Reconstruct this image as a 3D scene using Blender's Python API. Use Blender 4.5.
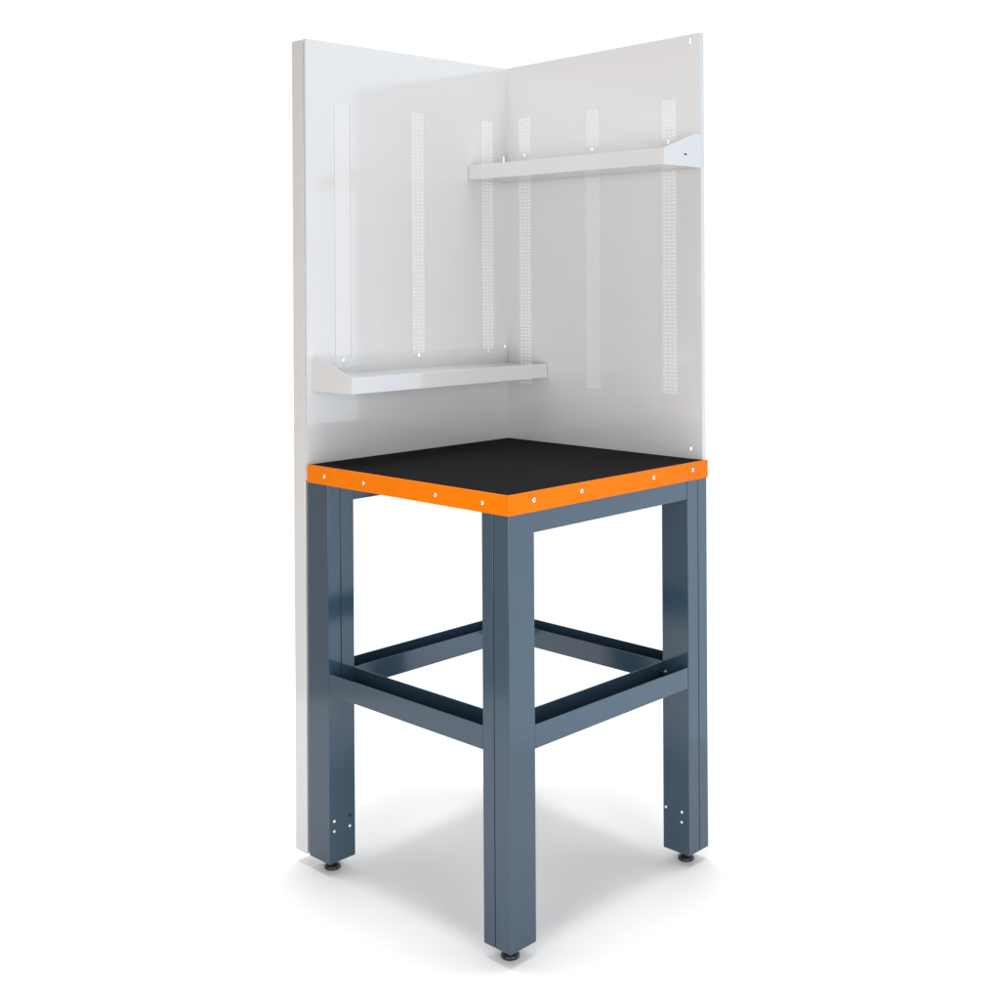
import bpy, bmesh, math
from mathutils import Vector, Matrix

for o in list(bpy.data.objects):
    bpy.data.objects.remove(o)
scene = bpy.context.scene
C = scene.collection
FLOOR = -0.030            # underside of the adjustable feet; leg bottoms are z = 0

# ---------------------------------------------------------------- camera
yaw = math.pi/4 - 0.0254
pitch, roll = 0.0008, -0.0054
F = Vector((-math.cos(yaw)*math.cos(pitch), -math.sin(yaw)*math.cos(pitch), -math.sin(pitch)))
R = F.cross(Vector((0, 0, 1))).normalized()
U = R.cross(F)
c_, s_ = math.cos(roll), math.sin(roll)
R2 = R*c_ + U*s_
U2 = -R*s_ + U*c_
cam_d = bpy.data.cameras.new('camera')
cam = bpy.data.objects.new('camera', cam_d)
C.objects.link(cam)
M = Matrix((R2, U2, -F)).transposed().to_4x4()
M.translation = Vector((2.5998, 2.5345, 1.4017))
cam.matrix_world = M
cam_d.sensor_width = 36
cam_d.lens = 36*1283.42/1000
cam_d.shift_x = -23.66/1000
cam_d.shift_y = -220.71/1000
cam_d.clip_start = 0.05
cam_d.clip_end = 200
scene.camera = cam

# ---------------------------------------------------------------- world: a white studio, cool lobe added on the right, dim warm lobe on the left, to tint steel reflections
world = bpy.data.worlds.new('World')
scene.world = world
world.use_nodes = True
nt = world.node_tree
nt.nodes.clear()
out = nt.nodes.new('ShaderNodeOutputWorld')
bg = nt.nodes.new('ShaderNodeBackground')
tc = nt.nodes.new('ShaderNodeTexCoord')
nt.links.new(bg.outputs[0], out.inputs[0])
def dotramp(vec, stops):
    d = nt.nodes.new('ShaderNodeVectorMath'); d.operation = 'DOT_PRODUCT'
    nt.links.new(tc.outputs['Generated'], d.inputs[0]); d.inputs[1].default_value = vec
    mr = nt.nodes.new('ShaderNodeMapRange'); mr.inputs[1].default_value = -1; mr.inputs[2].default_value = 1
    nt.links.new(d.outputs['Value'], mr.inputs[0])
    r = nt.nodes.new('ShaderNodeValToRGB')
    nt.links.new(mr.outputs[0], r.inputs[0])
    e = r.color_ramp.elements
    while len(e) < len(stops): e.new(0.5)
    for k, (p, col) in enumerate(stops):
        e[k].position = (p+1)/2; e[k].color = (*col, 1)
    return r.outputs[0]
q = math.sqrt(.5)
side = dotramp((-q, q, 0), [(-1, (.62, .51, .44)), (-.95, (.62, .52, .45)), (-.78, (1.05, 1.05, 1.05)),
                            (.78, (1.05, 1.05, 1.05)), (.94, (1.52, 1.74, 1.98)), (1, (1.52, 1.74, 1.98))])
back = dotramp((-q, -q, 0), [(-1, (.22, .22, .22)), (-.35, (.28, .28, .28)), (-.06, (1, 1, 1)), (1, (1, 1, 1))])
mx = nt.nodes.new('ShaderNodeMix'); mx.data_type = 'RGBA'; mx.blend_type = 'MULTIPLY'
mx.inputs[0].default_value = 1
nt.links.new(side, mx.inputs[6]); nt.links.new(back, mx.inputs[7])
nt.links.new(mx.outputs[2], bg.inputs[0])
bg.inputs[1].default_value = 1.0

# ---------------------------------------------------------------- overhead studio lamp and two added front fills
def area(name, loc, target, sx, sy, power, col, spread=180):
    l = bpy.data.lights.new(name, 'AREA'); l.shape = 'RECTANGLE'; l.size = sx; l.size_y = sy
    l.energy = power; l.color = col; l.spread = math.radians(spread)
    o = bpy.data.objects.new(name, l); C.objects.link(o); o.location = loc
    o.rotation_euler = (Vector(target)-Vector(loc)).to_track_quat('-Z', 'Y').to_euler()
    return o
area('softbox_overhead', (.30, .30, 4.4), (.30, .30, 0), 2.0, 2.0, 138, (1, .99, .975))
area('fill_right', (1.5, 3.9, 1.0), (.3, .2, 1.1), 1.4, 2.2, 24, (.97, .99, 1), 90)  # added front fill, evens out the panel corner and shelf shadow
area('fill_left', (3.9, 1.5, 1.0), (.2, .3, 1.1), 1.4, 2.2, 23, (1, .97, .94), 90)  # added front fill, brightens the left-facing sides

scene.view_settings.view_transform = 'Standard'
scene.view_settings.look = 'None'
scene.view_settings.exposure = 0
scene.view_settings.gamma = 1
scene.view_settings.use_curve_mapping = False
scene.render.engine = 'CYCLES'
scene.cycles.max_bounces = 10
scene.cycles.diffuse_bounces = 6

# ---------------------------------------------------------------- materials
def mat(name, col, rough=.5, metal=0, ior=1.5, noise=0, nscale=60, bump=0, bscale=400, coat=0, rvar=0, stretch=(1, 1, 1)):
    m = bpy.data.materials.new(name); m.use_nodes = True
    t = m.node_tree; b = t.nodes['Principled BSDF']
    b.inputs['Base Color'].default_value = (*col, 1)
    b.inputs['Roughness'].default_value = rough
    b.inputs['Metallic'].default_value = metal
    b.inputs['IOR'].default_value = ior
    b.inputs['Coat Weight'].default_value = coat
    b.inputs['Coat Roughness'].default_value = .06
    if name.startswith('orange'): b.inputs['Specular IOR Level'].default_value = .12
    co = t.nodes.new('ShaderNodeTexCoord')
    mp = t.nodes.new('ShaderNodeMapping'); mp.inputs['Scale'].default_value = stretch
    t.links.new(co.outputs['Object'], mp.inputs[0])
    if noise or rvar:
        n = t.nodes.new('ShaderNodeTexNoise'); n.inputs['Scale'].default_value = nscale; n.inputs['Detail'].default_value = 6
        t.links.new(mp.outputs[0], n.inputs['Vector'])
        if noise:
            r = t.nodes.new('ShaderNodeValToRGB'); t.links.new(n.outputs[0], r.inputs[0])
            r.color_ramp.elements[0].position = .3; r.color_ramp.elements[1].position = .7
            r.color_ramp.elements[0].color = (*[c*(1-noise) for c in col], 1)
            r.color_ramp.elements[1].color = (*[min(1, c*(1+noise)) for c in col], 1)
            t.links.new(r.outputs[0], b.inputs['Base Color'])
        if rvar:
            mr = t.nodes.new('ShaderNodeMapRange'); mr.inputs[1].default_value = .3; mr.inputs[2].default_value = .7
            mr.inputs[3].default_value = rough-rvar; mr.inputs[4].default_value = rough+rvar
            t.links.new(n.outputs[0], mr.inputs[0]); t.links.new(mr.outputs[0], b.inputs['Roughness'])
    if bump:
        n2 = t.nodes.new('ShaderNodeTexNoise'); n2.inputs['Scale'].default_value = bscale; n2.inputs['Detail'].default_value = 3
        t.links.new(mp.outputs[0], n2.inputs['Vector'])
        bp = t.nodes.new('ShaderNodeBump'); bp.inputs['Strength'].default_value = bump; bp.inputs['Distance'].default_value = .001
        t.links.new(n2.outputs[0], bp.inputs['Height']); t.links.new(bp.outputs[0], b.inputs['Normal'])
    return m
STEEL = mat('blue_grey_powder_coat', (.027, .053, .083), rough=.11, ior=1.54, noise=.03, nscale=9, bump=.03, bscale=900, rvar=.03)
PANEL = mat('light_grey_powder_coat', (.525, .525, .530), rough=.075, ior=1.75, noise=.008, nscale=3, bump=.8, bscale=3.5, rvar=.02)
STRIP = mat('strip_light_grey_coat', (.57, .57, .577), rough=.15, noise=.008, nscale=3)
ORANGE = mat('orange_painted_trim', (.68, .155, .001), rough=.38, ior=1.3, noise=.03, nscale=25, bump=.04, bscale=700)
RUBBER = mat('black_rubber_mat', (.005, .0054, .006), rough=.75, ior=1.13, noise=.12, nscale=220, bump=.5, bscale=1300)
BLACK = mat('black_plastic', (.012, .012, .013), rough=.4)
ZINC = mat('zinc_plated_steel', (.86, .86, .84), rough=.3, metal=.6)
DARK = mat('dark_hole', (.008, .009, .010), rough=.8)
FLOORM = mat('white_studio_floor', (.93, .93, .935), rough=.6, noise=.006, nscale=4, bump=.02, bscale=200)

# ---------------------------------------------------------------- helpers
def obj(name, bm, m, parent=None, bevel=0, seg=2, smooth=False):
    bmesh.ops.recalc_face_normals(bm, faces=bm.faces)
    me = bpy.data.meshes.new(name); bm.to_mesh(me); bm.free()
    me.materials.append(m)
    o = bpy.data.objects.new(name, me); C.objects.link(o)
    if parent: o.parent = parent
    if smooth:
        for p in me.polygons: p.use_smooth = True
    if bevel:
        md = o.modifiers.new('bevel', 'BEVEL'); md.width = bevel; md.segments = seg
        md.limit_method = 'ANGLE'; md.angle_limit = math.radians(40); md.harden_normals = True
        for p in me.polygons: p.use_smooth = True
    return o
def box(bm, x0, x1, y0, y1, z0, z1):
    v = [bm.verts.new(p) for p in ((x0,y0,z0),(x1,y0,z0),(x1,y1,z0),(x0,y1,z0),(x0,y0,z1),(x1,y0,z1),(x1,y1,z1),(x0,y1,z1))]
    for f in ((0,3,2,1),(4,5,6,7),(0,1,5,4),(1,2,6,5),(2,3,7,6),(3,0,4,7)):
        bm.faces.new([v[k] for k in f])
def prism(bm, pts, fn, t0, t1):
    """closed outline pts (u, v) swept from t0 to t1; fn(u, v, t) -> xyz"""
    a = [bm.verts.new(fn(u, v, t0)) for u, v in pts]
    b = [bm.verts.new(fn(u, v, t1)) for u, v in pts]
    n = len(pts)
    bm.faces.new(a); bm.faces.new(b[::-1])
    for k in range(n):
        bm.faces.new((a[k], a[(k+1) % n], b[(k+1) % n], b[k]))
def lathe(bm, prof, origin, axis='z', n=24):
    rings = []
    for r, h in prof:
        ring = []
        for k in range(n):
            t = 2*math.pi*k/n; u, v = r*math.cos(t), r*math.sin(t)
            p = {'z': (u, v, h), 'x': (h, u, v), 'y': (u, h, v)}[axis]
            ring.append(bm.verts.new((origin[0]+p[0], origin[1]+p[1], origin[2]+p[2])))
        rings.append(ring)
    for a, b in zip(rings, rings[1:]):
        for k in range(n):
            bm.faces.new((a[k], a[(k+1) % n], b[(k+1) % n], b[k]))
    bm.faces.new(rings[0]); bm.faces.new(rings[-1][::-1])
def empty(name, loc=(0, 0, 0)):
    o = bpy.data.objects.new(name, None); C.objects.link(o); o.location = loc
    o.empty_display_size = .1
    return o
def screw(pos, axis, parent, r=.0045, m=ZINC, name='screw', socket=True):
    """domed screw head standing on a face whose normal is +axis"""
    bm = bmesh.new()
    prof = [(r, 0), (r, .0006), (r*.86, .0016), (r*.6, .0022)]
    prof += [(r*.46, .0023), (r*.42, -.0015)] if socket else [(r*.2, .0024)]
    lathe(bm, prof, pos, axis, 16)
    return obj(name, bm, m, parent)

# ---------------------------------------------------------------- measures (metres)
A, B, W = .700, .681, .0784         # bench along x, along y, leg width
HT, E = .9514, .0426                # table top height, trim depth
HP, T = 1.994, .0551                # panel top, depth of the end upright
ZR, HR = .4575, .0505               # lower rails
HU = HT-E

# ---------------------------------------------------------------- the setting
bm = bmesh.new()
L_, R_, K_, N_ = 1.75, 1.30, 2.6, 2.4       # reach to the left, right, back and front of the bench
prism(bm, [(q*(-K_+L_), q*(-K_-L_)), (q*(N_+L_), q*(N_-L_)), (q*(N_-R_), q*(N_+R_)), (q*(-K_-R_), q*(-K_+R_))],
      lambda u, v, t: (u+A/2, v+B/2, t), FLOOR-.004, FLOOR)
fl = obj('floor', bm, FLOORM); fl['kind'] = 'structure'

# ---------------------------------------------------------------- the bench
bench = empty('corner_workbench', (A/2, B/2, FLOOR))
bench['label'] = 'blue-grey steel corner workbench with orange-edged black top and two tall light grey back panels'
bench['category'] = 'workbench'
def child(o):
    o.matrix_parent_inverse = Matrix.Translation((-A/2, -B/2, -FLOOR))
    return o

def leg(x0, y0, groove, split=None):
    x1, y1 = x0+W, y0+W
    g = .0011; d = .006
    plain = [(x0, y0), (x1, y0), (x1, y1), (x0, y1)]
    if groove and groove[0] == 'x':      # groove on the +x face at y = groove[1]
        yy = groove[1]
        prof = [(x0, y0), (x1, y0), (x1, yy-g), (x1-d, yy-g), (x1-d, yy+g), (x1, yy+g), (x1, y1), (x0, y1)]
    elif groove:                          # groove on the +y face at x = groove[1]
        xx = groove[1]
        prof = [(x0, y0), (x1, y0), (x1, y1), (xx+g, y1), (xx+g, y1-d), (xx-g, y1-d), (xx-g, y1), (x0, y1)]
    else:
        prof = plain
    f = lambda u, v, t: (u, v, t)
    bm = bmesh.new()
    if split:
        prism(bm, prof, f, 0, HU)
        box(bm, xx-g-.0008, xx+g+.0008, y1-d, y1-.00012, .0006, split)     # seam closed below the rail
    else:
        prism(bm, prof, f, 0, HU)
    o = child(obj('leg', bm, STEEL, bench, bevel=.0016, seg=3))
    cx, cy = x0+W/2, y0+W/2
    bm = bmesh.new()
    lathe(bm, [(.019, FLOOR), (.020, FLOOR+.002), (.020, FLOOR+.006), (.017, FLOOR+.009), (.008, FLOOR+.014),
               (.0065, FLOOR+.016), (.0065, .004)], (cx, cy, 0), 'z', 32)
    ft = obj('foot', bm, BLACK, o)
    for p in ft.data.polygons: p.use_smooth = True
    return o
leg_back = leg(0, 0, None)
leg_left = leg(A-W, 0, ('y', .6615), split=ZR-.02)
leg_front = leg(A-W, B-W, ('x', .6365))
leg_right = leg(0, B-W, ('y', .036))
for x, z in ((.6855, .1005), (.6860, .0765), (.6385, .0755)):  # light discs stand in for through-holes showing the white behind
    screw((x, W, z), 'y', leg_left, r=.0036, socket=False, name='hole_disc')
screw((.6385, W, .1010), 'y', leg_left, r=.0042, m=DARK, name='hole_disc', socket=False)  # dark disc painted in place of a shaded hole
for y, z in ((.611, .1015), (.6590, .1015), (.6585, .0770)):  # same light discs for the bright through-holes here
    screw((W, y, z), 'x', leg_right, r=.0036, socket=False, name='hole_disc')

def channel(axis, u0, u1, v0, v1, z0, z1, t=.0022, name='rail', outer=None):
    """upward-open U channel: u along its length, v across"""
    pr = [(v0, z1), (v0, z0), (v1, z0), (v1, z1), (v1-t, z1), (v1-t, z0+t), (v0+t, z0+t), (v0+t, z1)]
    f = (lambda v, z, t_: (t_, v, z)) if axis == 'x' else (lambda v, z, t_: (v, t_, z))
    bm = bmesh.new(); prism(bm, pr, f, u0, u1)
    return child(obj(name, bm, STEEL, bench, bevel=.0007, seg=2))
i_ = .0008
channel('y', W+i_, B-W-i_, A-W, A-i_, ZR-HR, ZR)
channel('y', W+i_, B-W-i_, .006, W, ZR-HR, ZR)
r1 = channel('x', W+i_, A-W-i_, B-W, B-i_, ZR-HR, ZR)
channel('x', W+i_, A-W-i_, .006, W, ZR-HR, ZR)
# bent end tab of the front rail, with a light disc standing in for its bright slot hole
bm = bmesh.new(); box(bm, W+i_+.0022, W+.020, B-W+.0024, B-W+.034, ZR-HR+.030, ZR-HR+.032)
t_ = obj('end_tab', bm, STEEL, r1, bevel=.0006)
screw((W+.012, B-W+.018, ZR-HR+.032), 'z', r1, r=.0042, socket=False, name='slot_disc')
# top rails (the open sides have none)
for y0, y1 in ((B-W+.004, B-.0012), (.001, W-.004)):
    bm = bmesh.new(); box(bm, W+i_, A-W-i_, y0, y1, .8639, HU)
    child(obj('top_rail', bm, STEEL, bench, bevel=.0012, seg=2))

# table top: board, black mat, orange angle trim with screws
P = .0022
bm = bmesh.new(); box(bm, .0006, A-.001, .0006, B-.001, HU+.001, HT-.004)
top = child(obj('tabletop', bm, BLACK, bench))
bm = bmesh.new(); box(bm, .0006, A-.0012, .0006, B-.0012, HT-.0039, HT-.0004)
mat_o = obj('rubber_mat', bm, RUBBER, top, bevel=.0006)
def trim(axis):
    # angle profile: upright band with a narrow rounded lip round the mat edge
    if axis == 'x':      # on the +x side, runs along y
        pr = [(A-.0009, HU), (A+P, HU), (A+P, HT), (A-.0050, HT), (A-.0050, HT-.00035), (A-.0009, HT-.00035)]
        f = lambda u, z, t: (u, t, z); t0, t1 = .0006, B-.0009
    else:
        pr = [(B-.0008, HU+.00005), (B+P, HU+.00005), (B+P, HT+.0001), (B-.0050, HT+.0001), (B-.0050, HT-.0003), (B-.0008, HT-.0003)]
        f = lambda v, z, t: (t, v, z); t0, t1 = -.003, A+P+.00005
    bm = bmesh.new(); prism(bm, pr, f, t0, t1)
    return obj('edge_trim', bm, ORANGE, top, bevel=.0011, seg=3)
tx = trim('x'); ty = trim('y')
for y in (.068, .215, .461, .607):
    screw((A+P, y, .929), 'x', tx, r=.0044)
for x in (.624, .470, .213, .059):
    screw((x, B+P, .9335), 'y', ty, r=.0050)

# ---------------------------------------------------------------- back panels
ZB, SW = HU+.004, .048
def sheet(bm, us, vs, holes, fn, t):
    """flat sheet with rectangular holes; fn(u, v, d) -> xyz, d = depth behind the face"""
    us = sorted(set(us)); vs = sorted(set(vs)); vt = {}
    def V(i, j, k):
        if (i, j, k) not in vt: vt[(i, j, k)] = bm.verts.new(fn(us[i], vs[j], t*k))
        return vt[(i, j, k)]
    def solid(i, j):
        if i < 0 or j < 0 or i >= len(us)-1 or j >= len(vs)-1: return False
        cu, cv = (us[i]+us[i+1])/2, (vs[j]+vs[j+1])/2
        return not any(a < cu < b and c < cv < d for a, b, c, d in holes)
    for i in range(len(us)-1):
        for j in range(len(vs)-1):
            if not solid(i, j): continue
            for k in (0, 1): bm.faces.new((V(i,j,k), V(i+1,j,k), V(i+1,j+1,k), V(i,j+1,k)))
            if not solid(i-1, j): bm.faces.new((V(i,j,0), V(i,j+1,0), V(i,j+1,1), V(i,j,1)))
            if not solid(i+1, j): bm.faces.new((V(i+1,j,0), V(i+1,j+1,0), V(i+1,j+1,1), V(i+1,j,1)))
            if not solid(i, j-1): bm.faces.new((V(i,j,0), V(i+1,j,0), V(i+1,j,1), V(i,j,1)))
            if not solid(i, j+1): bm.faces.new((V(i,j+1,0), V(i+1,j+1,0), V(i+1,j+1,1), V(i,j+1,1)))
def bars(bm, fn, u0, u1, v0, v1, d0, d1):
    v = [bm.verts.new(fn(*p)) for p in ((u0,v0,d0),(u1,v0,d0),(u1,v1,d0),(u0,v1,d0),(u0,v0,d1),(u1,v0,d1),(u1,v1,d1),(u0,v1,d1))]
    for f in ((0,3,2,1),(4,5,6,7),(0,1,5,4),(1,2,6,5),(2,3,7,6),(3,0,4,7)):
        bm.faces.new([v[k] for k in f])
def panel(fn, end, centres, slots, z0, SZ0, SZ1, plain, fd=.014):
    holes = [(c-SW/2-.0009, c+SW/2+.0009, SZ0, SZ1) for c in centres] + slots
    us, vs = [0, end], [z0, HP]
    for a, b, c, d in holes: us += [a, b]; vs += [c, d]
    bm = bmesh.new(); sheet(bm, us, vs, holes, fn, .0015)
    # folded edges: outer end, top and bottom
    bars(bm, fn, end-.0015, end, z0, HP, .0015, fd)
    bars(bm, fn, .0, end-.0015, HP-.0015, HP, .0015, fd)
    bars(bm, fn, .0, end-.0015, z0, z0+.0015, .0015, fd)
    o = child(obj('back_panel', bm, PANEL, bench))
    for c in centres:
        bm = bmesh.new()
        n = 3; hw, hh, pitch = .0094, .0010, .0094
        gap = (SW-n*hw)/(n+1)
        us = [c-SW/2+k*(gap+hw) for k in range(n+1)]
        for u in us: bars(bm, fn, u, u+gap, SZ0+.0005, SZ1-.0005, .0, .0012)
        z = SZ0+.0005
        if c == centres[plain]:          # this strip is left unpunched
            for u in us[:-1]: bars(bm, fn, u+gap, u+gap+hw, SZ0+.0005, SZ1-.0005, 0, .0012)
            z = SZ1
        while z < SZ1-.001:
            zt = min(z+pitch-hh, SZ1-.0005)
            for u in us[:-1]: bars(bm, fn, u+gap, u+gap+hw, z, zt, .0, .0012)
            z += pitch
        obj('slotted_strip', bm, STRIP, o)
    return o
LC = (.0775, .336, .588); RC = (.070, .318, .571)
lift = lambda k, u, v: v+k*u*max(0, (v-1.86)/(HP-1.86))     # the sheared top edges are not quite level
fnL = lambda u, v, d: (u, -d, lift(-.0086, u, v))          # left panel, face y = 0
fnR = lambda u, v, d: (-d, u, lift(.018, u, v))          # right panel, face x = 0
pl = panel(fnL, A-.0002, LC, [(.008, .015, 1.727, 1.746), (.008, .015, 1.196, 1.214)], ZB, 1.132, 1.838, 2, .0075)
pr_ = panel(fnR, .6690, RC, [(.6360, .6415, 1.972, 1.987), (.6315, .6385, .971, .980)], ZB+.0003, 1.110, 1.849, 1)
# tall upright at the outer end of the left panel, down to the leg bottoms
bm = bmesh.new()
box(bm, A-.045, A, -T, -.0100, .0, HP-.0066)
child(obj('upright', bm, PANEL, bench, bevel=.0012, seg=2))

# ---------------------------------------------------------------- shelves
def shelf(name, fn, length, z0, label, centres, mark):
    """fn(u, z, d): u along the panel from the corner, d out from its face"""
    base = fn(length/2, z0, 0)
    root = empty(name, base)
    root['label'] = label; root['category'] = 'shelf'; root['group'] = 'shelves on the back panels'
    inv = Matrix.Translation(-Vector(base))
    D, HF, HB, t = .152, .039, .083, .0014
    g = .0006
    bm = bmesh.new()
    pr = [(g, z0+HB-.006), (g, z0), (D, z0), (D, z0+HF), (D-t, z0+HF), (D-t, z0+HF-.003), (g+t, z0+HF-.003), (g+t, z0+HB-.006)]
    prism(bm, pr, lambda d, z, s: fn(s, z, d), .0015, length-.0016)
    tr = obj('tray', bm, PANEL, root, bevel=.0006); tr.matrix_parent_inverse = inv
    for u0, u1 in ((length-.0015, length),):      # the inner end is open against the other panel
        bm = bmesh.new()
        prism(bm, [(g, z0), (D+.0004, z0), (D+.0004, z0+HF), (.030, z0+HB-.002), (.018, z0+HB), (g, z0+HB)],
              lambda d, z, s: fn(s, z, d), u0, u1)
        e = obj('end_plate', bm, PANEL, root, bevel=.0005); e.matrix_parent_inverse = inv
    if mark:
        bm = bmesh.new()
        p0, p1 = fn(length, z0+.027, .062), fn(length+.0004, z0+.031, .072)
        box(bm, min(p0[0], p1[0]), max(p0[0], p1[0]), min(p0[1], p1[1]), max(p0[1], p1[1]), p0[2], p1[2])
        obj('slot', bm, DARK, e)
    ax = 'y' if fn(0, 0, 1)[1] == 1 else 'x'
    for c in centres:
        s = screw(fn(c, z0+.070, g+t), ax, tr, r=.0050, socket=False)
    return root
shelf('shelf', lambda u, z, d: (u, d, z), .684, 1.129,
      'light grey metal shelf on the left back panel, low above the black benchtop', LC, False)
shelf('shelf', lambda u, z, d: (d, u, z), .6715, 1.672,
      'light grey metal shelf high on the right back panel, far above the benchtop', RC, True)
